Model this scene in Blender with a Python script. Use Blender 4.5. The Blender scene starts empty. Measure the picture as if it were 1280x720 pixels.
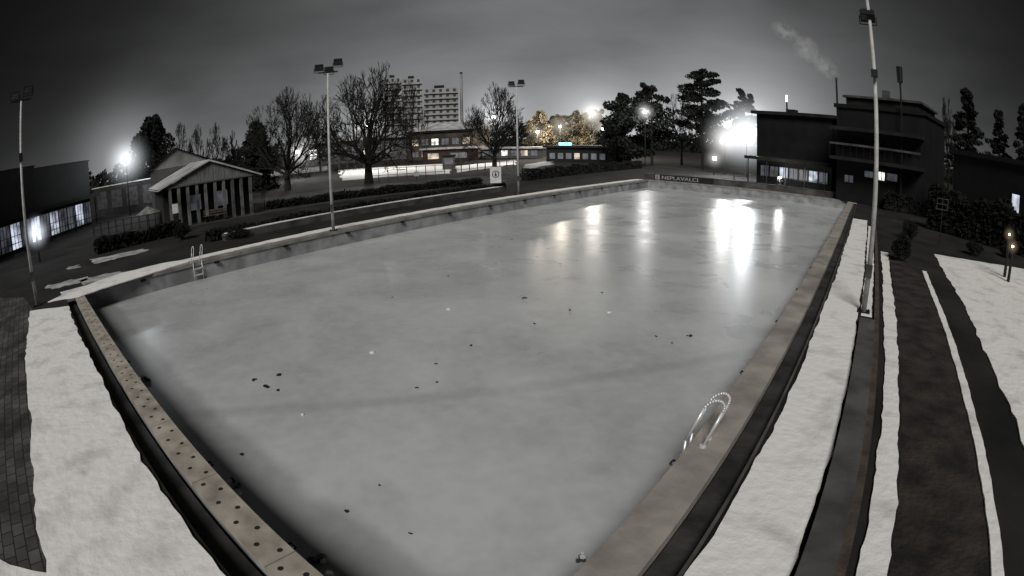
import bpy, bmesh, math, random
from mathutils import Matrix, Vector
rnd=random.Random(7)
COL=bpy.context.scene.collection
S=1280/36.0
CAM=Vector((22.8343,-1.76015,4.1181)); YAW,PIT,ROL=0.664575,0.269078,-0.0195869
K1,K3=0.0509524,1.21706e-05
W,L,ICE=20.85,50.0,-0.75
F=Vector((-math.sin(YAW)*math.cos(PIT), math.cos(YAW)*math.cos(PIT), -math.sin(PIT)))
R0=Vector((math.cos(YAW),math.sin(YAW),0)); U0=R0.cross(F)
RR=R0*math.cos(ROL)+U0*math.sin(ROL); UU=-R0*math.sin(ROL)+U0*math.cos(ROL)
def dirp(px,py):
    a=(px-640)/S; b=(360-py)/S; r=math.hypot(a,b)+1e-9; th=K1*r+K3*r**3
    return F*math.cos(th)+(RR*a+UU*b)/r*math.sin(th)
def gp(px,py,z=0.0):
    d=dirp(px,py); t=(z-CAM.z)/min(d.z,-0.004); return CAM+d*t
def ad(px,py,D):
    d=dirp(px,py); return CAM+d*(D/math.hypot(d.x,d.y))
def base(px,py,D,z=0.0):
    q=ad(px,py,D); return Vector((q.x,q.y,z))
def zat(px,py,D): return ad(px,py,D).z
def hd(q): return math.hypot(q.x-CAM.x,q.y-CAM.y)
# ---------------------------------------------------------------- materials
MATS={}
def mat(name,c1,c2=None,scale=2.0,rough=0.85,bump=0.0,detail=4,metal=0.0,spec=0.3,lo=.35,hi=.65,stretch=None,bs=6):
    if name in MATS: return MATS[name]
    m=bpy.data.materials.new(name); m.use_nodes=True; nt=m.node_tree; b=nt.nodes['Principled BSDF']
    b.inputs['Roughness'].default_value=rough; b.inputs['Metallic'].default_value=metal
    b.inputs['Specular IOR Level'].default_value=spec
    if c2 is None: c2=tuple(v*.6 for v in c1)
    tc=nt.nodes.new('ShaderNodeTexCoord'); n=nt.nodes.new('ShaderNodeTexNoise'); n.inputs['Scale'].default_value=scale; n.inputs['Detail'].default_value=detail
    if stretch:
        mp=nt.nodes.new('ShaderNodeMapping'); mp.inputs['Scale'].default_value=stretch; nt.links.new(tc.outputs['Object'],mp.inputs[0]); nt.links.new(mp.outputs[0],n.inputs['Vector'])
    else: nt.links.new(tc.outputs['Object'],n.inputs['Vector'])
    cr=nt.nodes.new('ShaderNodeValToRGB'); cr.color_ramp.elements[0].position=lo; cr.color_ramp.elements[1].position=hi
    cr.color_ramp.elements[0].color=(*c2,1); cr.color_ramp.elements[1].color=(*c1,1)
    nt.links.new(n.outputs['Fac'],cr.inputs[0]); nt.links.new(cr.outputs[0],b.inputs['Base Color'])
    if bump:
        n2=nt.nodes.new('ShaderNodeTexNoise'); n2.inputs['Scale'].default_value=scale*bs; n2.inputs['Detail'].default_value=5
        nt.links.new(tc.outputs['Object'],n2.inputs['Vector'])
        bp=nt.nodes.new('ShaderNodeBump'); bp.inputs['Strength'].default_value=bump; bp.inputs['Distance'].default_value=.05
        nt.links.new(n2.outputs['Fac'],bp.inputs['Height']); nt.links.new(bp.outputs[0],b.inputs['Normal'])
    MATS[name]=m; return m
def em(name,c,s,base_c=(.1,.1,.1),var=0.0):
    if name in MATS: return MATS[name]
    m=bpy.data.materials.new(name); m.use_nodes=True; nt=m.node_tree; b=nt.nodes['Principled BSDF']
    b.inputs['Base Color'].default_value=(*base_c,1); b.inputs['Emission Color'].default_value=(*c,1); b.inputs['Emission Strength'].default_value=s
    if var:
        tc=nt.nodes.new('ShaderNodeTexCoord'); n=nt.nodes.new('ShaderNodeTexNoise'); n.inputs['Scale'].default_value=var; n.inputs['Detail'].default_value=3
        nt.links.new(tc.outputs['Object'],n.inputs['Vector'])
        mr=nt.nodes.new('ShaderNodeMapRange'); mr.inputs[1].default_value=.35; mr.inputs[2].default_value=.65; mr.inputs[3].default_value=s*.15; mr.inputs[4].default_value=s
        nt.links.new(n.outputs['Fac'],mr.inputs[0]); nt.links.new(mr.outputs[0],b.inputs['Emission Strength'])
    MATS[name]=m; return m
grass=mat('dark_grass',(.021,.019,.017),(.004,.004,.004),.35,.95,.7,9)
soil=mat('soil',(.040,.032,.026),(.010,.009,.008),1.6,.95,1.0,10)
asph=mat('asphalt',(.055,.053,.052),(.022,.022,.022),.5,.85,.3,9)
snow=mat('snow',(.80,.785,.75),(.60,.585,.555),1.3,.75,.6,10,lo=.3,hi=.5,bs=4)
snowd=mat('old_snow',(.5,.5,.5),(.2,.2,.2),1.5,.8,.5,8)
conc=mat('concrete',(.27,.255,.235),(.15,.14,.13),1.3,.8,.3,10)
concb=mat('beige_concrete',(.36,.33,.29),(.20,.18,.16),1.1,.8,.3,10)
concd=mat('dark_concrete',(.10,.095,.09),(.035,.035,.035),1.1,.85,.3,10)
wallm=mat('pool_wall_paint',(.32,.33,.33),(.15,.155,.155),1.1,.7,.2,10)
gut=mat('gutter',(.05,.048,.045),(.015,.015,.015),1.5,.8,.4,8)
paint=mat('mast_paint',(.50,.50,.48),(.34,.34,.33),3,.5,.05)
dkmetal=mat('dark_metal',(.012,.012,.012),(.006,.006,.006),5,.5)
steel=mat('steel',(.75,.75,.75),(.55,.55,.55),5,.3,metal=.3)
black=mat('black_cladding',(.007,.007,.008),(.0025,.0025,.003),.8,.8,.1,8)
dkwall=mat('dark_wall',(.018,.017,.016),(.006,.006,.006),.8,.85,.2,8)
glassd=mat('dark_glass',(.01,.012,.014),(.004,.005,.006),1,.15,spec=.5)
glassg=mat('grey_glass',(.06,.06,.062),(.03,.03,.032),.4,.4)
bark=mat('bark',(.022,.020,.018),(.008,.008,.007),4,.95,.4)
needles=mat('needles',(.010,.013,.009),(.003,.004,.003),1.5,.9)
leaves=mat('hedge_leaves',(.009,.011,.008),(.003,.003,.002),2,.9)
warmleaf=mat('autumn_leaves',(.20,.165,.10),(.06,.05,.035),.5,.9)
white=mat('white_paint',(.62,.62,.60),(.45,.45,.44),3,.6)
dimwhite=mat('faded_white_paint',(.34,.34,.33),(.25,.25,.24),3,.6)
palew=mat('pale_render',(.10,.10,.098),(.055,.055,.055),.3,.85)
towerw=mat('tower_render',(.36,.36,.35),(.22,.22,.22),.05,.85)
warmw=mat('warm_render',(.075,.062,.045),(.03,.025,.02),.3,.85)
redw=mat('red_cladding',(.05,.022,.016),(.025,.012,.01),.5,.8)
roofs=mat('snowy_roof',(.50,.50,.49),(.24,.24,.24),.6,.8,.2,8)
leafm=mat('dead_leaf',(.03,.025,.02),(.012,.01,.009),8,.9)
icechunk=mat('ice_chunk',(.85,.85,.85),(.6,.6,.6),9,.3)
woodm=mat('weathered_wood',(.09,.07,.055),(.045,.035,.03),2.5,.85,.3,6)
def paving_mat():
    m=bpy.data.materials.new('stone_paving'); m.use_nodes=True; nt=m.node_tree; b=nt.nodes['Principled BSDF']; N=nt.nodes.new; K=nt.links.new
    tc=N('ShaderNodeTexCoord'); br=N('ShaderNodeTexBrick'); br.inputs['Scale'].default_value=2.2; br.inputs['Color1'].default_value=(.085,.08,.075,1); br.inputs['Color2'].default_value=(.04,.038,.036,1); br.inputs['Mortar'].default_value=(.008,.008,.008,1); br.inputs['Mortar Size'].default_value=.03; br.inputs['Row Height'].default_value=.5; br.inputs['Brick Width'].default_value=.7
    K(tc.outputs['Object'],br.inputs['Vector']); n=N('ShaderNodeTexNoise'); n.inputs['Scale'].default_value=.9; n.inputs['Detail'].default_value=8; K(tc.outputs['Object'],n.inputs['Vector'])
    mr=N('ShaderNodeMapRange'); mr.inputs[1].default_value=.35; mr.inputs[2].default_value=.65; mr.inputs[3].default_value=.3; mr.inputs[4].default_value=1.3; K(n.outputs['Fac'],mr.inputs[0])
    vm=N('ShaderNodeVectorMath'); vm.operation='SCALE'; K(br.outputs['Color'],vm.inputs[0]); K(mr.outputs[0],vm.inputs['Scale']); K(vm.outputs[0],b.inputs['Base Color']); b.inputs['Roughness'].default_value=.8
    bp=N('ShaderNodeBump'); bp.inputs['Strength'].default_value=.6; bp.inputs['Distance'].default_value=.03; bp.invert=True; K(br.outputs['Fac'],bp.inputs['Height']); K(bp.outputs[0],b.inputs['Normal']); return m
def strip_mat():
    m=bpy.data.materials.new('perforated_concrete'); m.use_nodes=True; nt=m.node_tree; b=nt.nodes['Principled BSDF']; N=nt.nodes.new; K=nt.links.new
    tc=N('ShaderNodeTexCoord'); sp=N('ShaderNodeSeparateXYZ'); K(tc.outputs['Object'],sp.inputs[0])
    def ma(op,a,bv=None,c=None):
        n=N('ShaderNodeMath'); n.operation=op
        for i,v in enumerate((a,bv,c)):
            if v is None: continue
            if isinstance(v,(int,float)): n.inputs[i].default_value=v
            else: K(v,n.inputs[i])
        return n.outputs[0]
    P=.27
    xs=ma('DIVIDE',sp.outputs[0],P); fx=ma('FRACT',xs); dx=ma('MULTIPLY',ma('SUBTRACT',fx,.5),P)
    par=ma('MODULO',ma('FLOOR',xs),2.0); off=ma('MULTIPLY',ma('SUBTRACT',par,.5),.17)
    dy=ma('SUBTRACT',ma('ADD',sp.outputs[1],-(y_so+.02)/2),off)
    r=ma('SQRT',ma('ADD',ma('MULTIPLY',dx,dx),ma('MULTIPLY',dy,dy)))
    hole=ma('LESS_THAN',r,.038)
    jn=ma('LESS_THAN',ma('ABSOLUTE',ma('SUBTRACT',ma('FRACT',ma('DIVIDE',sp.outputs[0],2.16)),.5)),.004)
    hole=ma('MAXIMUM',hole,ma('MULTIPLY',jn,.6))
    n=N('ShaderNodeTexNoise'); n.inputs['Scale'].default_value=2.2; n.inputs['Detail'].default_value=10; K(tc.outputs['Object'],n.inputs['Vector'])
    cr=N('ShaderNodeValToRGB'); cr.color_ramp.elements[0].position=.3; cr.color_ramp.elements[1].position=.65; cr.color_ramp.elements[0].color=(.20,.175,.145,1); cr.color_ramp.elements[1].color=(.42,.38,.32,1); K(n.outputs['Fac'],cr.inputs[0])
    mx=N('ShaderNodeMix'); mx.data_type='RGBA'; K(hole,mx.inputs[0]); K(cr.outputs[0],mx.inputs[6]); mx.inputs[7].default_value=(.01,.009,.008,1); K(mx.outputs[2],b.inputs['Base Color'])
    bp=N('ShaderNodeBump'); bp.inputs['Strength'].default_value=.5; bp.inputs['Distance'].default_value=.02; K(ma('SUBTRACT',n.outputs['Fac'],hole),bp.inputs['Height']); K(bp.outputs[0],b.inputs['Normal'])
    b.inputs['Roughness'].default_value=.8
    return m
def ice_mat():
    m=bpy.data.materials.new('frozen_water'); m.use_nodes=True; nt=m.node_tree; b=nt.nodes['Principled BSDF']; N=nt.nodes.new; K=nt.links.new
    tc=N('ShaderNodeTexCoord')
    def noise(sc,det,dist=0,st=None):
        n=N('ShaderNodeTexNoise'); n.inputs['Scale'].default_value=sc; n.inputs['Detail'].default_value=det; n.inputs['Distortion'].default_value=dist
        if st:
            mp=N('ShaderNodeMapping'); mp.inputs['Scale'].default_value=st; mp.inputs['Rotation'].default_value=(0,0,-.45); K(tc.outputs['Object'],mp.inputs[0]); K(mp.outputs[0],n.inputs['Vector'])
        else: K(tc.outputs['Object'],n.inputs['Vector'])
        return n.outputs['Fac']
    def ma(op,a,bv=None,clamp=False):
        n=N('ShaderNodeMath'); n.operation=op; n.use_clamp=clamp
        for i,v in enumerate((a,bv)):
            if v is None: continue
            if isinstance(v,(int,float)): n.inputs[i].default_value=v
            else: K(v,n.inputs[i])
        return n.outputs[0]
    def ramp(v,a,b_,c,d):
        r=N('ShaderNodeMapRange'); r.interpolation_type='SMOOTHSTEP'; r.inputs[1].default_value=a; r.inputs[2].default_value=b_; r.inputs[3].default_value=c; r.inputs[4].default_value=d; K(v,r.inputs[0]); return r.outputs[0]
    n1=noise(.09,3,.3); n2=noise(.5,10,.4); n3=noise(3.5,9); n4=noise(1.6,3,.1,(1,.6,1))
    sp=N('ShaderNodeSeparateXYZ'); K(tc.outputs['Object'],sp.inputs[0])
    s=ma('ADD',ma('MULTIPLY',n1,.5),ma('ADD',ma('MULTIPLY',n2,.32),ma('MULTIPLY',n3,.18)))
    cr=N('ShaderNodeValToRGB'); cr.color_ramp.elements[0].position=.38; cr.color_ramp.elements[1].position=.60
    cr.color_ramp.elements[0].color=(.35,.36,.36,1); cr.color_ramp.elements[1].color=(.52,.53,.525,1); K(s,cr.inputs[0])
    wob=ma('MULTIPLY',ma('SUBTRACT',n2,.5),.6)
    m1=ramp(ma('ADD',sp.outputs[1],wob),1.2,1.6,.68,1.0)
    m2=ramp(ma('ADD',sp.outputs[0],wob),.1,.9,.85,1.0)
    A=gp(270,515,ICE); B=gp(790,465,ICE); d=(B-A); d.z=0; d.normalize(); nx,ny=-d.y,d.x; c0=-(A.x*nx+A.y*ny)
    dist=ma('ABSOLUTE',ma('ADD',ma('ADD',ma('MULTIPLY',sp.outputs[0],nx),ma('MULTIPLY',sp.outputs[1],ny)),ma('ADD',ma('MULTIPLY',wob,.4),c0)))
    m3=ramp(dist,.05,.35,.87,1.0)  # faint line like a pole's shadow, painted into the ice colour
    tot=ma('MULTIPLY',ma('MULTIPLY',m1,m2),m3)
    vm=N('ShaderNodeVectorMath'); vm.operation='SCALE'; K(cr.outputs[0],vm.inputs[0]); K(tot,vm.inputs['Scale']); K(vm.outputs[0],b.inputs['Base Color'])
    ro=N('ShaderNodeMapRange'); ro.inputs[1].default_value=.35; ro.inputs[2].default_value=.65; ro.inputs[3].default_value=.25; ro.inputs[4].default_value=.34; K(n2,ro.inputs[0]); K(ro.outputs[0],b.inputs['Roughness'])
    b.inputs['IOR'].default_value=1.31
    bp=N('ShaderNodeBump'); bp.inputs['Strength'].default_value=.10; bp.inputs['Distance'].default_value=.03; K(ma('ADD',n4,ma('MULTIPLY',n3,.35)),bp.inputs['Height']); K(bp.outputs[0],b.inputs['Normal'])
    return m
# ---------------------------------------------------------------- mesh helpers
class MB:
    def __init__(s): s.v=[]; s.f=[]
    def box(s,x0,x1,y0,y1,z0,z1):
        i=len(s.v); s.v+=[(x0,y0,z0),(x1,y0,z0),(x1,y1,z0),(x0,y1,z0),(x0,y0,z1),(x1,y0,z1),(x1,y1,z1),(x0,y1,z1)]
        s.f+=[tuple(i+k for k in q) for q in ((3,2,1,0),(4,5,6,7),(0,1,5,4),(1,2,6,5),(2,3,7,6),(3,0,4,7))]; return s
    def tube(s,p0,p1,r0,r1,n=6,cap=True):
        p0=Vector(p0); p1=Vector(p1); d=(p1-p0)
        if d.length<1e-6: return s
        d.normalize(); a=d.cross(Vector((0,0,1)) if abs(d.z)<.9 else Vector((1,0,0))).normalized(); b=d.cross(a)
        i=len(s.v)
        for p,r in ((p0,r0),(p1,r1)):
            for k in range(n):
                t=2*math.pi*k/n; q=p+(a*math.cos(t)+b*math.sin(t))*r; s.v.append(tuple(q))
        for k in range(n): s.f.append((i+k,i+(k+1)%n,i+n+(k+1)%n,i+n+k))
        if cap: s.f.append(tuple(i+k for k in range(n))[::-1]); s.f.append(tuple(i+n+k for k in range(n)))
        return s
    def path(s,pts,r,n=8):
        for a,b in zip(pts,pts[1:]): s.tube(a,b,r,r,n)
        return s
    def prism(s,pts,z0,z1):
        i=len(s.v); n=len(pts); s.v+=[(p[0],p[1],z0) for p in pts]+[(p[0],p[1],z1) for p in pts]
        s.f.append(tuple(range(i+n-1,i-1,-1))); s.f.append(tuple(range(i+n,i+2*n)))
        for k in range(n): s.f.append((i+k,i+(k+1)%n,i+n+(k+1)%n,i+n+k))
        return s
    def poly(s,pts):
        i=len(s.v); s.v+=[tuple(p) for p in pts]; s.f.append(tuple(range(i,i+len(pts)))); return s
    def leaf(s,c,size,r):
        a=Vector((r.gauss(0,1),r.gauss(0,1),r.gauss(0,1))).normalized(); b=a.orthogonal().normalized(); c2=a.cross(b)
        q=size*r.uniform(.5,1.2); i=len(s.v); c=Vector(c)
        s.v+=[tuple(c+b*q),tuple(c+c2*q*.5),tuple(c-b*q),tuple(c-c2*q*.5)]; s.f.append((i,i+1,i+2,i+3))
    def cloud(s,c,rad,n,size,r):
        for _ in range(n):
            while True:
                p=Vector((r.uniform(-1,1),r.uniform(-1,1),r.uniform(-1,1)))
                if p.length<=1 and (p.length>.45 or r.random()<.4): break
            s.leaf((c[0]+p.x*rad[0],c[1]+p.y*rad[1],c[2]+p.z*rad[2]),size,r)
        return s
    def build(s,name,m,parent=None,smooth=False):
        me=bpy.data.meshes.new(name); me.from_pydata(s.v,[],s.f); me.materials.append(m)
        if smooth: me.polygons.foreach_set('use_smooth',[True]*len(me.polygons))
        me.update(); o=bpy.data.objects.new(name,me); COL.objects.link(o)
        if parent is not None: o.parent=parent
        return o
def tag(o,label,cat,group=None,kind=None):
    if label: o['label']=label
    if cat: o['category']=cat
    if group: o['group']=group
    if kind: o['kind']=kind
    return o
def thing(name,label,cat,loc=(0,0,0),rz=0,group=None):
    o=bpy.data.objects.new(name,None); COL.objects.link(o); o.location=loc; o.rotation_euler=(0,0,rz); o.empty_display_size=.2
    return tag(o,label,cat,group)
def struct(o): o['kind']='structure'; return o
def jag(pts,step=.5,amp=.12,r=rnd):
    out=[]; ph=[r.uniform(0,6.28) for _ in range(4)]; s0=0
    for a,b in zip(pts,pts[1:]+pts[:1]):
        a=Vector((a[0],a[1])); b=Vector((b[0],b[1])); ln=(b-a).length; n=max(1,min(400,int(ln/step))); d=(b-a).normalized() if ln>0 else Vector((1,0)); nn=Vector((-d.y,d.x))
        for k in range(n):
            t=s0+ln*k/n; off=amp*(.40*math.sin(t*.6+ph[0])+.25*math.sin(t*2.3+ph[1])+.2*math.sin(t*5.1+ph[2]))+r.gauss(0,amp*.16)
            q=a.lerp(b,k/n)+nn*(off if k else 0); out.append((q.x,q.y))
        s0+=ln
    return out
def patch(name,pts,z,m,jit=0,step=.3,thick=.0):
    P=jag(pts,step,jit) if jit else [(p[0],p[1]) for p in pts]
    A=sum(a[0]*b[1]-b[0]*a[1] for a,b in zip(P,P[1:]+P[:1]))
    if A<0: P=P[::-1]
    mb=MB()
    if thick: mb.prism(P,z,z+thick)
    else: mb.poly([(x,y,z) for x,y in P])
    return struct(mb.build(name,m))
avg=lambda l:sum(l)/len(l)
# ---------------------------------------------------------------- ground and pool
x_cop=avg([gp(*q).x for q in ((960,480),(1000,400),(920,550))])
x_gut=avg([gp(*q).x for q in ((985,480),(1026,400),(950,550))])
x_snow=avg([gp(*q).x for q in ((1048,550),(1062,470),(1068,420))])
x_step=avg([gp(*q).x for q in ((1085,550),(1094,450),(1100,400))])
x_n0=avg([gp(*q).x for q in ((1100,550),(1104,400))]); x_n1=avg([gp(*q).x for q in ((1118,550),(1122,400))])
x_b1=avg([gp(*q).x for q in ((1208,550),(1180,400))]); x_w1=avg([gp(*q).x for q in ((1220,550),(1186,400))])
x_p0=avg([gp(*q).x for q in ((1275,545),(1212,400))])
y_so=avg([gp(*q).y for q in ((155,480),(205,560),(262,640),(345,720))])
y_ch=avg([gp(*q).y for q in ((128,460),(150,520),(190,600))])
x_low=avg([gp(*q).x for q in ((280,303),(420,272),(520,254))])
y_so=min(-.3,max(y_so,-1.2)); y_ch=min(y_so-.12,max(y_ch,y_so-.8))
x_cop=max(x_cop,W+.3); x_gut=max(x_gut,x_cop+.2)
G=3000; g=MB()
hx0,hx1,hy0,hy1=-.5,x_gut,y_ch,L+.6
for a,b,c,d in ((-G,hx0,-G,G),(hx1,G,-G,G),(hx0,hx1,-G,hy0),(hx0,hx1,hy1,G)): g.poly([(a,c,0),(b,c,0),(b,d,0),(a,d,0)])
struct(g.build('ground',grass))
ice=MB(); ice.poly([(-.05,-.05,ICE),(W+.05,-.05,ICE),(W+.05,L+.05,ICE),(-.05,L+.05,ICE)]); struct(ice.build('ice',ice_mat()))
pool=thing('swimming_pool','long rectangular outdoor swimming pool frozen over, with concrete rim','pool',(0,0,0))
def pbox(n,m,*a,label=None):
    o=MB().box(*a).build(n,m,pool)
    if label: o['label']=label
    return o
pbox('pool_wall',wallm,-.35,0,-.4,L+.4,-1.6,-.12); pbox('pool_wall',wallm,W,W+.3,-.4,L+.4,-1.6,-.12)
pbox('pool_wall',wallm,0,W,-.35,0,-1.6,-.06); pbox('pool_wall',wallm,0,W,L,L+.35,-1.6,-.12)
pbox('coping',conc,-.5,.05,y_so,L+.6,-.12,.03,label='narrow pale concrete coping along the far long side')
pbox('coping',concb,W-.03,x_cop,y_ch,L+.6,-.12,.02,label='wide grey concrete coping along the near long side')
pbox('coping',conc,.05,W-.03,L-.03,L+.6,-.12,.03)
pbox('perforated_strip',strip_mat(),.05,W-.03,y_so,.02,-.06,.035,label='beige strip with round drain holes')
pbox('gutter',gut,x_cop,x_gut,y_ch,L+.6,-.3,-.16); pbox('gutter',gut,-.5,W-.03,y_ch,y_so,-.5,-.3)
pbox('inner_rim',concd,x_gut-.05,x_gut-.002,y_ch,L+.6,-.16,.006)
snowp=lambda n,x0,x1,y0,y1,z=.012,j=.06:patch(n,[(x0,y0),(x1,y0),(x1,y1),(x0,y1)],z,snow,j,.18,.03)
qm=gp(1079,391)
snowp('snow_strip',x_gut+.06,x_snow-.03,-6,36,j=.05)
lw=thing('bench_wall','low stepped concrete bench wall beside the right mast','bench wall',(x_snow+.02,0,0))
yb=qm.y-.5; nb=int((yb+5)/.75)
for k in range(nb):
    y0=-5+k*.75; MB().box(0,x_step-x_snow-.15,y0,y0+.735,0,.16+rnd.uniform(-.008,.008)).build('block',concd,lw)
MB().box(x_step-x_snow-.15,x_step-x_snow,-5,34,0,.07).build('lower_step',woodm,lw)
snowp('snow_patch',x_snow+.05,x_step-.2,qm.y-.35,33,j=.04)
snowp('snow_verge',x_n0,x_n1,-6,24,j=.05)
patch('soil_path',[(x_n1+.05,-6),(x_b1,-6),(x_b1,20),(x_n1+.05,24)],.006,soil)
snowp('snow_edge',x_b1,x_w1,-6,21,j=.03)
yt=gp(1165,318).y
patch('snow_field',[(x_p0,-6),(x_p0,yt),(x_p0+3,yt+.4),(x_p0+6,yt+1),(x_p0+26,yt+4),(x_p0+26,-6)],.012,snow,.12,.3,.03)
patch('soil_path',[(x_p0+1.7,-6),(x_p0+1.9,-6),(x_p0+2.1,10),(x_p0+1.9,10)],.05,soil,.06)
snowp('snow_strip',-1.3,-.52,-1,L,j=.1)
P=[gp(*a) for a in ((60,379),(100,372),(215,335),(250,323),(200,331),(150,343),(108,358),(70,374))]
patch('snow_patch',P,.02,snow,.12,.4,.035)
for q in (((95,352),(150,340),(160,344),(105,357)),((112,325),(180,311),(185,314),(118,330)),((60,357),(110,346),(112,350),(64,362)),((85,334),(100,331),(101,334),(86,337))):
    patch('snow_patch',[gp(*a) for a in q],.008,snowd,.35,.25,.02)
P=[gp(*a) for a in ((38,390),(84,384))]+[Vector((2,y_ch-.05,0)),Vector((8,y_ch-.05,0)),Vector((W,y_ch-.05,0)),Vector((W,-9,0)),Vector((12,-9,0))]+[gp(*a) for a in ((60,719),(44,640),(40,522),(32,440))]
patch('snow_field',P,.012,snow,.08,.25,.03)
pav=[gp(*a) for a in ((-80,372),(30,372),(42,388),(36,440),(46,522),(50,640),(66,719),(-60,719))]
patch('paving',pav,.004,paving_mat())
P=[gp(*a) for a in ((215,262),(330,248),(460,232),(600,220),(640,226),(520,240),(360,262),(240,283))]; patch('path',P,.004,asph)
P=[gp(*a) for a in ((424,213),(560,205),(563,217),(428,226))]; patch('snow_field',P,.02,snow,.6,1.5,.03)
P=[gp(*a) for a in ((330,215),(412,207),(410,213),(335,221))]; patch('snow_patch',P,.02,snowd,.5,1.5,.03)
P=[gp(*a) for a in ((570,208),(645,200),(645,206),(572,216))]; patch('snow_patch',P,.02,snow,.5,1.5,.03)
P=[gp(*a) for a in ((655,206),(690,201),(690,206),(657,212))]; patch('snow_patch',P,.02,snowd,.5,1.5,.03)
y0=gp(285,302).y; y1=gp(615,238).y
lwall=thing('low_wall','long low dark retaining wall with snow on top beyond the pool','wall',(x_low,0,0))
MB().box(-.2,.2,y0,y1,0,.35).build('wall',concd,lwall)
P=jag([(-.16,y0+.1),(.08,y0+.1),(.08,y1-.1),(-.16,y1-.1)],.4,.08); MB().prism(P,.352,.39).build('snow_cover',snow,lwall)
# ice debris
lab='small dark wet leaves frozen onto the pool ice'
for i,(px,py,s) in enumerate([(333,484,.13),(346,488,.07),(318,475,.09),(349,469,.09),(656,373,.1),(713,388,.07),(752,366,.06),(545,455,.05),(547,478,.06),(521,485,.05),(588,432,.06),(862,420,.1),(820,421,.05),(840,429,.05),(668,405,.06),(302,569,.07),(434,640,.06),(475,607,.03),(620,330,.05),(560,345,.05),(490,372,.05),(700,330,.06),(513,668,.03),(945,330,.06),(640,300,.07)]):
    c=gp(px,py,ICE+.004); mb=MB()
    for k in range(5):
        a=rnd.uniform(0,6.28); r=s*rnd.uniform(.1,.7); cx,cy=r*math.cos(a),r*math.sin(a)
        n=7; ph=rnd.uniform(0,6); pts=[]
        for j in range(n):
            t=2*math.pi*j/n+ph; rr=s*.5*(.6+.4*abs(math.cos(t-ph)))*rnd.uniform(.7,1.1); pts.append((cx+rr*math.cos(t),cy+rr*math.sin(t),rnd.uniform(.004,.02)+k*.002))
        mb.poly(pts)
    o=mb.build('leaf_clump',leafm); o.location=c; tag(o,lab,'leaves','frozen leaves on the ice')
for px,py,s in [(465,441,.08),(560,387,.07),(761,391,.07),(378,519,.03)]:
    c=gp(px,py,ICE); mb=MB(); pts=[(s*rnd.uniform(.7,1.1)*math.cos(t*.785),s*.7*rnd.uniform(.7,1.1)*math.sin(t*.785)) for t in range(8)]; mb.prism(pts,.002,.035)
    o=mb.build('ice_chunk',icechunk); o.location=c; o.rotation_euler=(0,0,YAW); tag(o,'small white chunk of broken ice lying on the frozen pool','ice chunk','ice chunks on the pool')
def anchor(x,y,rz,group,label):
    t=thing('rope_anchor',label,'anchor',(x,y,0),rz,group)
    MB().box(.0,.07,-.12,.12,-.22,-.13).build('bracket',dkmetal,t)
    mb=MB(); mb.path([(.07,-.06,-.18),(.13,-.06,-.16),(.13,.06,-.16),(.07,.06,-.18)],.015,5); mb.build('hook',dkmetal,t)
for k in range(13): anchor(.052,3+k*3.7,0,'anchors on the far long wall','dark lane rope anchor on the far long pool wall')
for k in range(12): anchor(W-.032,4.5+k*3.6,math.pi,'anchors on the near long wall','dark lane rope anchor on the right long pool wall')
for px,py in ((262,575),(362,678),(150,452)):
    q=gp(px,py,-.1); anchor(q.x,.022,math.pi/2,'anchors on the short wall','dark lane rope anchor on the short wall below the perforated strip')
    for j in range(5):
        s=rnd.uniform(.035,.07); mb=MB(); mb.prism([(s*rnd.uniform(.7,1.1)*math.cos(t*1.05),s*rnd.uniform(.7,1.1)*math.sin(t*1.05)) for t in range(6)],0,s)
        o=mb.build('ice_chunk',icechunk if j%2 else concd); o.location=(q.x+rnd.uniform(-.25,.25),.35+rnd.uniform(0,.2),ICE+.001); o.rotation_euler=(rnd.uniform(-.3,.3),0,rnd.uniform(0,3)); tag(o,'knobbly lump of ice against the short wall of the pool','ice chunk','ice lumps under the perforated strip')
q=gp(735,700,ICE)
for j in range(7):
    s=rnd.uniform(.03,.055); mb=MB(); mb.prism([(s*rnd.uniform(.7,1.1)*math.cos(t*1.05),s*rnd.uniform(.7,1.1)*math.sin(t*1.05)) for t in range(6)],0,s)
    o=mb.build('ice_chunk',icechunk if j%2 else concd); o.location=(min(W-.1,q.x)+rnd.uniform(-.12,.0),q.y+rnd.uniform(-.12,.12),ICE+.001); tag(o,'knobbly lump of ice at the bottom of the right pool wall','ice chunk','ice lumps under the right wall')
def ladder(x,y,s,label,rr=.022,lean=.24,sp_=.13):
    t=thing('pool_ladder',label,'ladder',(x,y,0),0)
    for dy in (-sp_,sp_):
        pts=[]
        x0,x1,zt,R=.17*s,-.11*s,.70,.14
        pts.append((x0,dy,.02)); pts.append((x0,dy,zt-R))
        for j in range(1,12):
            a=math.pi*j/12; pts.append(((x0+x1)/2+(x0-x1)/2*math.cos(a),dy,zt-R+R*math.sin(a)))
        pts+= [(x1,dy,zt-R),(x1,dy,.05),(x1,dy,-.73)]
        pts=[(p[0]+(lean*s*(max(0,p[2])/zt)**1.3),p[1]+.18*max(0,p[2])/zt,p[2]) for p in pts]
        MB().path(pts,rr,10).build('handrail',steel,t,True)
        MB().tube((x0,dy,.02),(x0,dy,.045),.05,.05,12).build('foot_plate',steel,t)
    for z in (-.25,-.52): MB().box(x1-.05,x1+.05,-sp_+.02,sp_-.02,z,z+.03).build('step',steel,t)
q=gp(874,553); ladder(W,q.y,1,'shiny steel pool ladder at the right edge of the frozen pool')
q=gp(250,330); ladder(0,q.y,-1,'small steel pool ladder at the left far edge beside the snow',.016,.1,.22)
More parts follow.
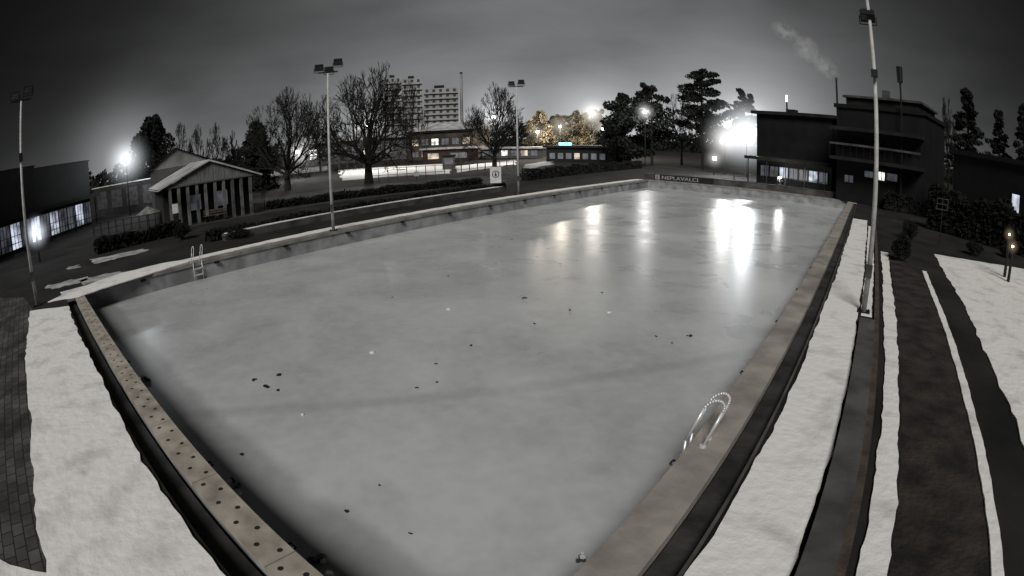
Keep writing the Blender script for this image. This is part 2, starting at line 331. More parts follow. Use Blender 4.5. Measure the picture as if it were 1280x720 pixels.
# ---------------------------------------------------------------- masts
def mast(q,H,label,az,heads,box=None,mid=None):
    t=thing('floodlight_mast',label,'mast',(q.x,q.y,0),az,'floodlight masts around the pool')
    MB().tube((0,0,.02),(0,0,H),.085,.045,14).build('pole',paint,t,True)
    mb=MB().box(-.2,.2,-.2,.2,0,.05)
    for a in (-.15,.15):
        for b in (-.15,.15): mb.tube((a,b,.05),(a,b,.09),.02,.02,6)
    mb.build('base_plate',dkmetal,t)
    MB().box(-.1,.1,-.14,-.085,1.0,1.35).build('junction_box',concd,t)
    if heads: MB().box(-.5,.5,-.03,.03,H-.02,H+.05).build('crossarm',dkmetal,t)
    for (hx,hz,tilt) in heads:
        mb=MB(); c,s=math.cos(tilt),math.sin(tilt)
        def rot(p): return (hx+p[0], p[1]*c-p[2]*s, hz+p[1]*s+p[2]*c)
        mb.box(-.22,.22,-.1,.1,-.15,.15); mb.box(-.17,.17,.1,.18,-.12,.12)
        for k in range(5): mb.box(-.15+k*.07,-.13+k*.07,.18,.23,-.12,.12)
        mb.v=[rot(p) for p in mb.v]; h=mb.build('floodlight',dkmetal,t)
        mb=MB().box(-.18,.18,-.112,-.101,-.12,.12); mb.v=[rot(p) for p in mb.v]; mb.build('lens',glassd,h)
        mb=MB().path([(hx-.25,0,hz),(hx-.25,0,hz-.25),(hx+.25,0,hz-.25),(hx+.25,0,hz)],.018,5); mb.build('yoke',dkmetal,h)
    if box: MB().box(-.09,.09,-.16,-.06,box,box+.35).build('control_box',dkmetal,t)
    if mid:
        h=MB().box(-.1,.1,-.3,-.1,mid,mid+.2).build('floodlight',dkmetal,t); MB().tube((0,-.05,mid+.1),(0,-.12,mid+.1),.03,.03,6).build('bracket',dkmetal,h)
    return t
def faz(px,py):
    q=gp(px,py); return math.atan2(q.y-CAM.y,q.x-CAM.x)-math.pi/2
Hm=8.0
mast(gp(47,382),Hm,'tall grey floodlight mast at the left corner of the pool',faz(47,382),[(-.32,Hm+.25,.3),(.32,Hm+.4,.3)],box=5.6)
mast(gp(417,289),Hm,'grey floodlight mast on the left long side, in front of the bare trees',faz(417,289),[(-.45,Hm+.28,.5),(.05,Hm+.15,.2),(.5,Hm+.5,.6)])
mast(gp(648,243),Hm,'most distant grey floodlight mast, beside the small white sign',faz(648,243),[(-.35,Hm+.25,.4),(.35,Hm+.35,.5)])
d4=hd(qm); z1=zat(1083,20,d4); z2=zat(1088,97,d4)
mast(qm,max(z1+.9,8.0),'nearest tall pale floodlight mast on the snow at the right',faz(1080,388),[(-.05,z1,.9)],mid=z2)
# ---------------------------------------------------------------- vegetation
def bare_tree(loc,H,Rr,seed,label,group=None,lim=6,depth=5,tr=.28,th=.22,tw=.018,kids=3):
    r=random.Random(seed); t=thing('bare_tree',label,'tree',loc,r.uniform(0,6),group)
    segs=[]
    def grow(p,d,l,rad,dep):
        q=p
        for k in range(2):
            d=(d+Vector((r.gauss(0,.12),r.gauss(0,.12),r.gauss(0,.08)))).normalized(); e=q+d*l/2; segs.append((q,e,rad*(1-.2*k),rad*(.8-.15*k),dep)); q=e
            if dep>1 and k==0 and r.random()<.7:
                dd=(d+Vector((r.gauss(0,.6),r.gauss(0,.6),r.gauss(.1,.35)))).normalized(); grow(q,dd,l*.55,rad*.4,dep-2 if dep>2 else 0)
        if dep<=0: return
        for k in range(kids):
            dd=(d+Vector((r.gauss(0,.48),r.gauss(0,.48),r.gauss(.08,.34)))).normalized(); grow(q,dd,l*r.uniform(.62,.82),max(tw,rad*.55),dep-1)
    tt=H*th
    for k in range(lim):
        a=2*math.pi*k/lim+r.uniform(-.3,.3); el=r.uniform(.12,.8)
        grow(Vector((0,0,tt*r.uniform(.75,1))),Vector((math.cos(a)*math.cos(el),math.sin(a)*math.cos(el),math.sin(el))),H*.25,tr*.5,depth)
    for k in range(2):
        grow(Vector((0,0,tt)),Vector((r.uniform(-.3,.3),r.uniform(-.3,.3),1)).normalized(),H*.25,tr*.55,depth)
    mx=sorted(s[1].z for s in segs)[int(len(segs)*.995)]; mr=sorted(math.hypot(s[1].x,s[1].y) for s in segs)[int(len(segs)*.90)]
    sx=Rr/mr; sz=(H-tt)/(mx-tt)
    def f(p): return Vector((p.x*sx,p.y*sx,tt+(p.z-tt)*sz if p.z>tt*.7 else max(p.z,tt*.45)))
    MB().tube((0,0,-.1),(0,0,tt*.5),tr*1.25,tr,9,False).tube((0,0,tt*.5),(0,0,tt*1.02),tr,tr*.8,9).build('trunk',bark,t,True)
    mb=MB()
    for a,b,r0,r1,dep in segs:
        mb.tube(f(a),f(b),max(r0,tw),max(r1,tw*.8),5 if r0>.06 else 3,False)
    mb.build('crown',bark,t); return t
def pine(loc,H,Rr,seed,label,group=None,clumps=34,flat=.35,lowest=.25,m=None,size=.32,nl=110,wedge=.5,cone=False):
    r=random.Random(seed); t=thing('pine_tree',label,'tree',loc,r.uniform(0,6),group)
    MB().tube((0,0,-.1),(0,0,H*.55),.24,.17,8,False).tube((0,0,H*.55),(.1,0,H*.97),.17,.04,8).build('trunk',bark,t,True)
    mb=MB(); lb=MB()
    for k in range(clumps):
        h=lowest+(1-lowest)*((k+r.random())/clumps)
        if cone: env=Rr*max(.05,(1-h))**.55*r.uniform(.8,1.15)
        else: env=Rr*(math.sin(min(1,(1-h)*1.6+.18)*math.pi*.5)**.8)*(1 if h>.45 else wedge+(1-wedge)*h/.45)
        a=r.uniform(0,6.28); d=env*r.uniform(.25,.85); c=Vector((d*math.cos(a),d*math.sin(a),H*h*.95))
        cr=max(.45,env*r.uniform(.25,.42)); mb.cloud(c,(cr,cr,cr*flat+.2),int(nl*(.6+cr*.4)),size,r)
        lb.tube((0,0,H*h*.95-d*.25),c,.05,.025,4,False)
    lb.build('limbs',bark,t); mb.build('crown',m or needles,t); return t
def fir(loc,H,Rr,seed,label,group=None,n=3200,size=.3,pw=.75):
    r=random.Random(seed); t=thing('fir_tree',label,'tree',loc,0,group)
    MB().tube((0,0,-.1),(0,0,H*.98),.2,.02,7).build('trunk',bark,t)
    mb=MB(); br=[(r.uniform(.04,.98),r.uniform(0,6.28),r.uniform(.7,1.25)) for _ in range(170)]
    for _ in range(n):
        h,a,k=r.choice(br); d=Rr*(1-h)**pw*k*(r.random()**.5)+.08
        mb.leaf((d*math.cos(a)+r.gauss(0,.15),d*math.sin(a)+r.gauss(0,.15),H*h-d*.22+r.gauss(0,.14)),size,r)
    mb.build('crown',needles,t); return t
def tree_at(px,pyb,D,ptop,halfpx):
    b=base(px,pyb,D); H=zat(px,ptop,D); Rr=halfpx/698*D; return b,H,Rr
b,H,Rr=tree_at(358,200,62,112,54); bare_tree(b,H,Rr,3,'wide bare tree left of the second mast, round twiggy crown',None,8,5,.34,.2,tw=.022)
b,H,Rr=tree_at(460,200,60,88,62); bare_tree(b,H,Rr,11,'largest bare tree, just right of the second mast',None,11,5,.42,.2,tw=.024)
b,H,Rr=tree_at(618,195,72,110,44); bare_tree(b,H,Rr,21,'bare tree behind the third mast with a lamp shining through',None,8,5,.3,.2,tw=.022)
b,H,Rr=tree_at(852,195,95,120,26); bare_tree(b,H,Rr,31,'slim bare tree between the two dark pines',None,6,4,.2,.25,.03)
for i,(px,D,tp,hw) in enumerate(((226,120,154,16),(248,125,157,15),(272,118,155,16),(292,122,165,12),(400,100,120,34),(515,110,104,22))):
    b,H,Rr=tree_at(px,200,D,tp,hw); bare_tree(b,H,Rr,40+i,['small bare tree nearest the dark conifer','second small bare tree behind the gabled house','third small bare tree behind the gabled house','lowest small bare tree, right of the gabled house','distant bare tree behind the second mast','distant bare tree in front of the apartment towers'][i],None,6,4,.16,.25,.035)
b,H,Rr=tree_at(190,205,75,143,34); pine(b,H,Rr,5,'dark rounded conifer above the small gabled house',None,60,.8,.1,wedge=.95,size=.36,nl=150)
b,H,Rr=tree_at(322,205,68,150,24); fir(b,H,Rr,6,'black dense conifer left of the wide bare tree',n=5500,pw=.5)
b,H,Rr=tree_at(781,195,88,114,36); pine(b,H,Rr,7,'left dark pine of the pair behind the lamp post',None,54,.4,.14,wedge=.9)
b,H,Rr=tree_at(815,195,88,102,33); pine(b,H,Rr,8,'taller right dark pine of the pair behind the lamp post',None,54,.4,.14,wedge=.9)
b,H,Rr=tree_at(878,195,84,82,46); pine(b,H,Rr,9,'tall open pine with flat branch layers beside the bright floodlights',None,54,.18,.3,wedge=.5)
b,H,Rr=tree_at(930,195,96,108,26); pine(b,H,Rr,10,'small pine right of the tall open pine',None,30,.25,.55,wedge=.6)
b,H,Rr=tree_at(1210,210,70,105,44); pine(b,H,Rr,12,'tall dark conifer behind the right building',None,80,.14,.2,cone=True,nl=90)
b,H,Rr=tree_at(1249,210,74,132,32); pine(b,H,Rr,13,'slim dark conifer, second from the right edge',None,60,.14,.2,cone=True,nl=80)
b,H,Rr=tree_at(1280,215,72,126,32); pine(b,H,Rr,15,'dark conifer cut by the right edge of the view',None,60,.14,.2,cone=True,nl=80)
b,H,Rr=tree_at(1186,205,80,124,16); bare_tree(b,H,Rr,60,'small bare tree right of the dark flat-roofed building',None,5,4,.15,.25,.03)
for i,(px,tp,hw,D) in enumerate(((676,138,22,140),(700,143,24,150),(728,138,26,145),(752,136,20,150))):
    b,H,Rr=tree_at(px,190,D,tp,hw); o=pine(b,H,Rr,70+i,['leftmost lamplit yellowish tree beyond the pool','second lamplit yellowish tree beyond the pool','third lamplit yellowish tree beside the bright lamp','rightmost lamplit yellowish tree next to the pines'][i],None,34,.8,.2,warmleaf,.45,80,.9); o.name='leafy_tree'
mb=MB(); r=random.Random(99)
for k in range(15000):
    px=r.uniform(-60,1340); D=r.uniform(210,260); b=base(px,190,D); hh=8+2.5*math.sin(px*.021)+1.8*math.sin(px*.083+1)+1.2*math.sin(px*.31)
    mb.leaf((b.x,b.y,r.uniform(0,1)**.8*hh),1.3,r)
tag(mb.build('woodland',needles),'dark distant belt of trees along the horizon','woodland',None,'stuff')
def hedge(name,p0,p1,wd,h,seed,label,n=2600,m=leaves,size=.09):
    p0=Vector((p0.x,p0.y,0)); p1=Vector((p1.x,p1.y,0)); d=p1-p0; ln=d.length; t=thing(name,label,'hedge',p0,math.atan2(d.y,d.x)); r=random.Random(seed)
    MB().box(.1,ln-.1,-wd*.38,wd*.38,0,h*.85).build('stems',black,t); mb=MB()
    for _ in range(n):
        x=r.uniform(0,ln); s=r.random(); hh=h*(1+.12*math.sin(x*1.3)+.08*math.sin(x*3.1))
        if s<.45: q=(x,r.uniform(-wd/2,wd/2),hh+r.gauss(0,.05))
        else: q=(x,(-1 if r.random()<.5 else 1)*wd*.45+r.gauss(0,.05),r.uniform(0,hh))
        mb.leaf(q,size*1.6,r)
    mb.build('foliage',m,t); return t
hedge('hedge',gp(335,262),gp(600,230),.9,.45,1,'long dark clipped hedge behind the low wall on the far side',5000,size=.1)
hedge('hedge',gp(655,226),gp(800,210),.9,.9,2,'dark hedge along the far left end of the pool terrace',3500,size=.12)
hedge('hedge',gp(1105,262),gp(1300,300),1.2,1.3,3,'dark hedge running right behind the snow field',6000,size=.1)
hedge('hedge',base(1165,225,40),base(1330,240,36),1.2,2.6,4,'tall black hedge in front of the right building',6000,size=.13)
hedge('hedge',gp(120,318),gp(225,292),.9,.7,5,'low black hedge between the pavilion and the pool',3000,size=.1)
hedge('hedge',Vector((x_low-.9,gp(250,300).y,0)),Vector((x_low-.9,gp(610,236).y,0)),.8,.42,6,'low black planting band directly behind the retaining wall',6500,size=.09)
def shrub(loc,h,rad,seed,label,m=leaves,n=1500):
    t=thing('shrub',label,'shrub',loc,0); r=random.Random(seed); mb=MB()
    for k in range(14): a=r.uniform(0,6.28); mb.tube((0,0,0),(rad*.6*math.cos(a),rad*.6*math.sin(a),h*r.uniform(.5,.9)),.02,.008,4,False)
    mb.build('stems',bark,t); mb=MB()
    for k in range(9): a=r.uniform(0,6.28); d=r.uniform(0,rad*.6); mb.cloud((d*math.cos(a),d*math.sin(a),h*r.uniform(.3,.8)),(rad*.45,rad*.45,h*.25),n//9,.07,r)
    mb.build('foliage',m,t)
q=gp(1123,326); shrub(q,1.3,.6,1,'dark bush at the end of the narrow snow verge, near the right mast',n=2600)
q=gp(1138,300); shrub(q,1.1,.8,2,'dark bush just behind the one near the right mast',n=2200)
q=gp(1215,318); shrub(q,.8,.9,3,'dark bush at the top edge of the right snow field, left one')
q=gp(1258,322); shrub(q,.7,.8,4,'dark bush at the top edge of the right snow field, right one')
q=gp(295,298); shrub(q,.6,1.0,5,'dark low bush left of the long hedge')
q=gp(228,300); shrub(q,1.0,.8,6,'dark bush in front of the columned house')
# ---------------------------------------------------------------- buildings
def bframe(name,label,cat,pxl,Dl,pxr,Dr,pyb=200):
    A=base(pxl,pyb,Dl); B=base(pxr,pyb,Dr); d=B-A; t=thing(name,label,cat,A,math.atan2(d.y,d.x)); return t,d.length
def window(t,x0,x1,z0,z1,mp,mf=dkmetal,mull=0,y=0):
    f=MB(); e=.07
    f.box(x0-e,x1+e,y-.07,y-.004,z1,z1+e).box(x0-e,x1+e,y-.07,y-.004,z0-e,z0).box(x0-e,x0,y-.07,y-.004,z0,z1).box(x1,x1+e,y-.07,y-.004,z0,z1)
    for k in range(1,mull+1): xm=x0+(x1-x0)*k/(mull+1); f.box(xm-.03,xm+.03,y-.065,y-.034,z0,z1)
    f=f.build('window',mf,t); MB().box(x0,x1,y-.03,y-.005,z0,z1).build('pane',mp,f); return f
lit=em('lit_window',(1,.96,.9),1.8,var=1.2); litw=em('warm_window',(1,.82,.6),.9,var=.8); litb=em('cool_window',(.78,.84,1),.9,var=1.0); litd=em('dim_window',(.75,.8,1),.10,var=1.0); cyan=em('cyan_strip',(.2,.95,1),3)
q0=gp(120,280); q1=gp(-60,352); t,w=bframe('pavilion','black flat-roofed modern building with lit glass ground floor at far left','building',-60,hd(q1),120,hd(q0),300)
zt=zat(118,196,hd(q0)); zf=zat(118,242,hd(q0))
MB().box(0,w,.3,9,0,zf-.35).build('ground_floor',black,t)
MB().box(-.5,w+.4,-.9,9.2,zf-.35,zf).build('floor_slab',dkwall,t)
MB().box(0,w*.52,-.4,9,zf,zt-.15).build('upper_block',black,t); MB().box(w*.52+.05,w,.2,9,zf,zt-.3).build('upper_block',black,t)
MB().box(-.1,w*.52+.05,-.5,9.1,zt-.15,zt).build('roof',dkwall,t)
MB().box(w*.52+.06,w+.1,.1,9.1,zt-.3,zt-.2).build('roof',dkwall,t)
n=14
for k in range(n):
    a=w*k/n+.08; window(t,a,a+w/n-.16,.35,zf-.7,[litb,litd,litb,litd,litd,litb,litd][k%7],dkmetal,2,y=.3)
    MB().box(a,a+w/n-.16,.22,.24,zf*.45,zf*.45+.05).build('transom',dkmetal,t)
for k in range(6): MB().tube((w*k/5*.98+.1,-.7,0),(w*k/5*.98+.1,-.7,zf-.35),.06,.06,8).build('column',dkwall,t)
MB().box(0,w,-1.0,-.95,.9,.96).build('handrail',dkmetal,t)
for k in range(24): MB().box(w*k/23-.02,w*k/23+.02,-.99,-.96,0,.9).build('baluster',dkmetal,t)
t,w=bframe('screen_wall','dark boundary wall with faint poster panels left of the gabled house','wall',118,hd(gp(118,272)),203,hd(gp(203,262)),265)
h=zat(120,236,hd(gp(118,272))); MB().box(0,w,0,.2,0,h).build('wall',dkwall,t); MB().box(-.1,w+.1,-.1,.3,h,h+.12).build('roof_edge',snowd,t)
for k in range(4): MB().box(w*(.08+.23*k),w*(.24+.23*k),-.04,-.003,h*.25,h*.85).build('poster',mat('poster_panel',(.05,.05,.055),(.02,.02,.02),2),t)
Dh=hd(gp(262,278)); t,w=bframe('gabled_house','small snow-roofed gabled house with a row of white columns','house',207,Dh*1.0,322,Dh*1.04,262)
ze=zat(262,226,Dh); za=zat(262,199,Dh)
MB().box(0,w,1.2,7,0,ze).build('wall',dkwall,t)
mb=MB(); o=.5
mb.poly([(-o,-.2,ze-.05),(w/2,-.2,za),(w/2,7.4,za),(-o,7.4,ze-.05)]); mb.poly([(w/2,-.2,za),(w+o,-.2,ze-.05),(w+o,7.4,ze-.05),(w/2,7.4,za)])
mb.poly([(-o,-.2,ze-.17),(w/2,-.2,za-.12),(w/2,7.4,za-.12),(-o,7.4,ze-.17)][::-1]); mb.poly([(w/2,-.2,za-.12),(w+o,-.2,ze-.17),(w+o,7.4,ze-.17),(w/2,7.4,za-.12)][::-1])
mb.poly([(-o,-.2,ze-.17),(w/2,-.2,za-.12),(w/2,-.2,za),(-o,-.2,ze-.05)]); mb.poly([(w/2,-.2,za-.12),(w+o,-.2,ze-.17),(w+o,-.2,ze-.05),(w/2,-.2,za)])
mb.build('roof',roofs,t)
MB().poly([(0,.02,ze-.1),(w,.02,ze-.1),(w/2,.02,za-.13)]).build('gable',mat('gable_board',(.20,.20,.20),(.09,.09,.09),1,.8,stretch=(8,1,1)),t)
cp=mat('column_paint',(.16,.16,.155),(.04,.04,.04),1)
for k in range(10):
    x=w*(.06+.88*k/9)+rnd.uniform(-.03,.03); MB().box(x-.11,x+.11,0,.2,0,ze-.12).build('column',cp,t)
MB().box(w*.04,w*.96,-.05,.3,ze-.12,ze-.02).build('beam',palew,t)
window(t,w*.3,w*.42,.9,2.0,litd,y=1.2); window(t,w*.6,w*.72,.9,2.0,litd,y=1.2)
D2=Dh*1.25; t,w=bframe('gabled_house','taller pale gabled roof just behind the columned house','house',190,D2,268,D2,250)
ze=zat(200,212,D2); za=zat(222,184,D2)
MB().box(0,w,0,8,0,ze).build('wall',palew,t); mb=MB()
mb.poly([(-.4,-.3,ze),(w*.42,-.3,za),(w*.42,8,za),(-.4,8,ze)]); mb.poly([(w*.42,-.3,za),(w+.4,-.3,ze),(w+.4,8,ze),(w*.42,8,za)]); mb.build('roof',roofs,t)
MB().poly([(0,-.02,ze),(w,-.02,ze),(w*.42,-.02,za-.02)]).build('gable',mat('gable_render',(.22,.22,.215),(.12,.12,.12),.6),t)
window(t,w*.35,w*.5,ze-1.6,ze-.6,litd)
def tower(pxl,pxr,top,D,fl,cols,label):
    t,w=bframe('apartment_tower',label,'building',pxl,D,pxr,D,180); h=zat((pxl+pxr)/2,top,D)
    MB().box(0,w,0,16,0,h).build('wall',towerw,t); MB().box(w*.3,w*.6,4,10,h,h+2.5).build('stair_head',dkwall,t)
    me=None; cw=w/cols; fh=h/fl
    for i in range(cols):
        for j in range(1,fl):
            if me is None: o=MB().box(cw*.25,cw*.65,-.25,-.01,fh*.35,fh*.8).build('window',glassg,t); me=o.data
            else:
                o=bpy.data.objects.new('window',me); COL.objects.link(o); o.parent=t
            o.location=(i*cw,0,j*fh)
    for j in range(1,fl): MB().box(0,w,-1.2,-.26,j*fh-.2,j*fh+.9).build('balcony',mat('balcony_slab',(.38,.38,.38),(.26,.26,.26),1),t)
tower(482,503,97,430,12,3,'leftmost grey apartment tower beyond the bare trees'); tower(504,529,98,420,12,3,'middle grey apartment tower beyond the bare trees'); tower(531,574,110,400,11,5,'widest grey apartment tower, left of the thin chimney')
t=thing('chimney_stack','thin tall pale chimney right of the apartment towers','chimney',base(578,180,405)); h=zat(578,92,405)
MB().tube((0,0,0),(0,0,h),1.3,.9,12).build('shaft',towerw,t); MB().tube((0,0,h),(0,0,h+1),1.1,1.1,12).build('rim',dkmetal,t)
def block(name,label,pxl,Dl,pxr,Dr,top,depth,mw,mr,wins,pyb=195,over=.5,dz=0.35):
    t,w=bframe(name,label,'building',pxl,Dl,pxr,Dr,pyb); h=zat((pxl+pxr)/2,top,(Dl+Dr)/2)
    MB().box(0,w,0,depth,0,h-dz).build('wall',mw,t); MB().box(-over,w+over,-over,depth+over,h-dz,h).build('roof',mr,t)
    for (a,b,c,d,mm,mu) in wins: window(t,a*w,b*w,c*h,d*h,mm,dkmetal,mu)
    return t,w,h
def gable_top(t,w,h,rise,depth,m):
    mb=MB(); mb.poly([(-.6,-.7,h+.02),(w+.6,-.7,h+.02),(w+.1,depth/2,h+rise),(-.1,depth/2,h+rise)]); mb.poly([(-.1,depth/2,h+rise),(w+.1,depth/2,h+rise),(w+.6,depth+.7,h+.02),(-.6,depth+.7,h+.02)]); mb.build('pitched_roof',m,t)
    MB().poly([(-.35,-.5,h+.01),(-.05,depth/2,h+rise-.05),(-.35,depth+.5,h+.01)]).build('gable',palew,t); MB().poly([(w+.35,-.5,h+.01),(w+.05,depth/2,h+rise-.05),(w+.35,depth+.5,h+.01)]).build('gable',palew,t)
t,w,h=block('school_building','long low pale building with lit windows behind the largest bare tree',372,150,508,142,176,14,palew,black,[(.02+.1*k,.09+.1*k,.3,.75,[litd,lit,litd,litd,litd][k%5],1) for k in range(9)]); gable_top(t,w,h,1.6,14,roofs)
t,w,h=block('school_building','lit warm-toned building with a pale snowy roof left of the third mast',512,128,592,122,163,12,warmw,black,[(.04+.16*k,.15+.16*k,.5,.72,[litw,litd,lit,litd,litd,litw][k],1) for k in range(6)]+[(.04+.16*k,.15+.16*k,.1,.3,[litd,litw,litd,litd,litw,litd][k],1) for k in range(6)]); gable_top(t,w,h,2.0,12,roofs)
t,w,h=block('annex','low annex with red-brown cladding in front of the warm-toned building',528,112,598,110,184,6,redw,snowd,[(.1,.3,.2,.6,litw,0),(.5,.8,.2,.6,litd,1)])
t,w,h=block('shelter','long low lit shelter with a snowy roof right of the third mast',600,120,676,116,184,5,palew,roofs,[(.04+.16*k,.15+.16*k,.2,.7,[litd,litd,lit,litd,litw,litd][k],0) for k in range(6)])
t,w,h=block('sports_hall','low dark hall with a cyan lit strip on its roof, beyond the pool',683,96,770,92,182,10,black,dkwall,[(.05+.12*k,.13+.12*k,.2,.55,[litd,litd,litd,litw,litd,litd,litd][k],0) for k in range(7)])
MB().box(w*.18,w*.36,.2,.4,h+.02,h+.5).build('light_strip',cyan,t)
Dl=62
t,w,h=block('lodge','dark flat-roofed lodge with a small roof lamp, left of the larger building',946,Dl,1040,Dl-4,141,9,black,dkwall,[(.06+.13*k,.17+.13*k,.12,.26,[litd,litd,litb,litd,litd,litb,litd][k],1) for k in range(7)])
MB().box(-.4,w+.4,-2.2,-.51,h*.34,h*.38).build('canopy',dkwall,t)
for k in range(5): MB().tube((w*k/4,-2.0,0),(w*k/4,-2.0,h*.34),.06,.06,6).build('column',dkmetal,t)
MB().box(w*.3,w*.42,2,3,h,h+.5).build('vent_box',dkwall,t)
roofz=h; tl=base(984,150,Dl-1)
mp=thing('beacon_lamp','small lit lamp standing on the lodge roof','lamp',(tl.x,tl.y,roofz)); zz=zat(984,128,Dl)-roofz
MB().tube((0,0,0),(0,0,zz),.12,.08,8).build('post',dkmetal,mp); MB().tube((0,0,zz),(0,0,zz+.7),.1,.08,10).build('lamp',em('white_lamp',(1,.97,.9),8),mp)
t,w,h=block('main_building','large black terraced building with lit windows at right',1046,52,1156,49,134,10,black,black,[(.33,.43,.28,.34,litd,1),(.45,.56,.27,.35,lit,2),(.58,.70,.28,.35,litd,0),(.1,.2,.2,.27,litd,1)],over=.2)
MB().box(w*.05,w*.9,1.5,9,h,h+.8).build('upper_storey',dkwall,t); MB().box(w*.02,w*.94,1.2,9.3,h+.8,h+1.0).build('upper_roof',concd,t)
for zz in (.42,.72): MB().box(0,w,-1.8,-.01,h*zz,h*zz+.3).build('terrace',dkwall,t)
for k in range(9): MB().box(w*(.04+.107*k),w*(.1+.107*k),-.03,-.004,h*.54,h*.66).build('dark_window',glassd,t)
for k in range(14): MB().box(w*k/13-.02,w*k/13+.02,-1.78,-1.74,h*.42+.3,h*.57).build('baluster',dkmetal,t)
MB().box(0,w,-1.79,-1.73,h*.57,h*.59).build('handrail',concd,t)
MB().box(w*.46,w*.53,2,2.8,h+1.0,h+1.8).build('chimney',palew,t)
t=thing('exhaust_flue','dark flue with a wide cowl on the large building roof','flue',base(1127,150,49)); h=zat(1127,84,49)
MB().tube((0,0,0),(0,0,h-1.4),.09,.09,8).build('pipe',dkmetal,t); MB().tube((0,0,h-1.4),(0,0,h),.28,.32,10).build('cowl',dkmetal,t)
t=thing('chimney_stack','thin dark chimney between the lodge and the large building','chimney',base(1047,150,70)); h=zat(1047,97,70)
MB().tube((0,0,0),(0,0,h),.18,.13,10).build('shaft',dkmetal,t); MB().tube((0,0,h-.3),(0,0,h),.2,.2,10).build('rim',concd,t)
block('service_building','low black building at the right edge with one small lit window',1192,44,1350,38,200,8,black,black,[(.50,.56,.35,.6,litb,0)],over=.3)
t=thing('end_wall','low dark wall behind the far short end of the pool','wall',(0,L+1.1,0))
MB().box(-1,W+9,0,.25,0,.55).build('wall',concd,t); MB().box(-1.05,W+9.05,-.04,.29,.55,.6).build('wall_cap',mat('dim_cap',(.10,.10,.10),(.05,.05,.05),1),t)
def xat(px,py,Y):
    d=dirp(px,py); return CAM.x+d.x*(Y-CAM.y)/d.y
bx0=xat(818,223,L+.85); bx1=xat(892,228,L+.85); bw=bx1-bx0
t=thing('banner','dark banner with white lettering at the far end of the pool','banner',(bx0,L+.85,0),0)
MB().box(0,bw,0,.05,.03,.62).build('board',mat('banner_board',(.02,.02,.022),(.012,.012,.013),1),t)
MB().box(.1,.6,-.02,-.003,.08,.57).build('logo_panel',dimwhite,t)
for x in (0.02,bw*.5,bw-.1): MB().box(x,x+.08,.06,.12,0,.65).build('post',dkmetal,t)
def text(s,size,m,parent,loc,rz=0):
    cu=bpy.data.curves.new('lettering','FONT'); cu.body=s; cu.size=size; cu.extrude=.004; cu.offset=.006
    o=bpy.data.objects.new('tmp',cu); COL.objects.link(o); bpy.context.view_layer.update()
    me=bpy.data.meshes.new_from_object(o.evaluated_get(bpy.context.evaluated_depsgraph_get())); bpy.data.objects.remove(o)
    me.materials.clear(); me.materials.append(m); q=bpy.data.objects.new('lettering',me); COL.objects.link(q); q.parent=parent; q.location=loc; q.rotation_euler=(math.pi/2,0,rz); return q
tx=text('NEPLAVALCI',.5,dimwhite,t,(.8,-.012,.14)); wd=max(v.co.x for v in tx.data.vertices); tx.scale=(bw*.62/wd,1,1)
text('S',.44,dkmetal,t,(.21,-.03,.17))
t=thing('mesh_fence','dark post-and-rail fence in front of the lodge terrace','fence',(8,L+4.5,0))
for k in range(15): MB().box(k*1.6-.03,k*1.6+.03,-.03,.03,0,1.2).build('post',dkmetal,t)
for z in (.4,.8,1.15): MB().box(0,22.4,-.015,.015,z,z+.04).build('rail',dkmetal,t)
# ---------------------------------------------------------------- signs and small things
def sign(px,py,wd,hh,ztop,label,face=None,mark=None,name='sign'):
    q=gp(px,py); az=math.atan2(q.y-CAM.y,q.x-CAM.x)-math.pi/2; t=thing(name,label,'sign',(q.x,q.y,0),az)
    MB().tube((0,.04,0),(0,.04,ztop-.02),.03,.03,8).build('post',dkmetal,t)
    b=MB().box(-wd/2,wd/2,-.02,.005,ztop-hh,ztop).build('board',face or white,t)
    if mark:
        mb=MB(); c=ztop-hh*.45; r0=wd*.33; n=20
        for k in range(n):
            a=2*math.pi*k/n; a2=2*math.pi*(k+1)/n
            mb.poly([(r0*math.cos(a),-.024,c+r0*math.sin(a)),(r0*math.cos(a2),-.024,c+r0*math.sin(a2)),(r0*.78*math.cos(a2),-.024,c+r0*.78*math.sin(a2)),(r0*.78*math.cos(a),-.024,c+r0*.78*math.sin(a))])
        mb.build('ring_mark',dkmetal,b); mb=MB()
        mb.poly([(-wd*.06,-.024,c-r0*.6),(wd*.08,-.024,c-r0*.6),(wd*.1,-.024,c+r0*.1),(-wd*.1,-.024,c+r0*.1)]); mb.poly([(wd*.07*math.cos(k*.785),-.024,c+r0*.35+wd*.07*math.sin(k*.785)) for k in range(8)])
        mb.build('figure_mark',dkmetal,b)
    return t
sign(620,240,.85,1.25,1.95,'white rectangular sign with a dark ringed figure beside the third mast',None,True)
sign(222,292,.42,.6,1.9,'small white sign on a post in front of the columned house')
sign(331,262,.42,.75,1.5,'small pale notice board right of the columned house')
sign(521,226,.5,.5,1.0,'tiny white sign by the snowy field')
t=thing('notice_frame','dark frame on a post behind the right snow field','frame',gp(1174,306),faz(1174,306))
MB().tube((0,0,0),(0,0,2.6),.03,.03,8).build('post',dkmetal,t); mb=MB()
for z in (1.95,2.25,2.55): mb.box(-.38,.38,-.02,.02,z,z+.03)
mb.box(-.38,-.35,-.02,.02,2.0,2.55).box(.35,.38,-.02,.02,2.0,2.55); mb.build('grid_frame',concd,t)
q=gp(187,286); t=thing('parasol','low pale open parasol left of the columned house','parasol',(q.x,q.y,0)); D=hd(q); z0=zat(187,266,D); z1=zat(187,257,D)
MB().tube((0,0,0),(0,0,z1),.03,.03,8).build('pole',dkmetal,t); mb=MB(); n=8; Rp=18/698*D
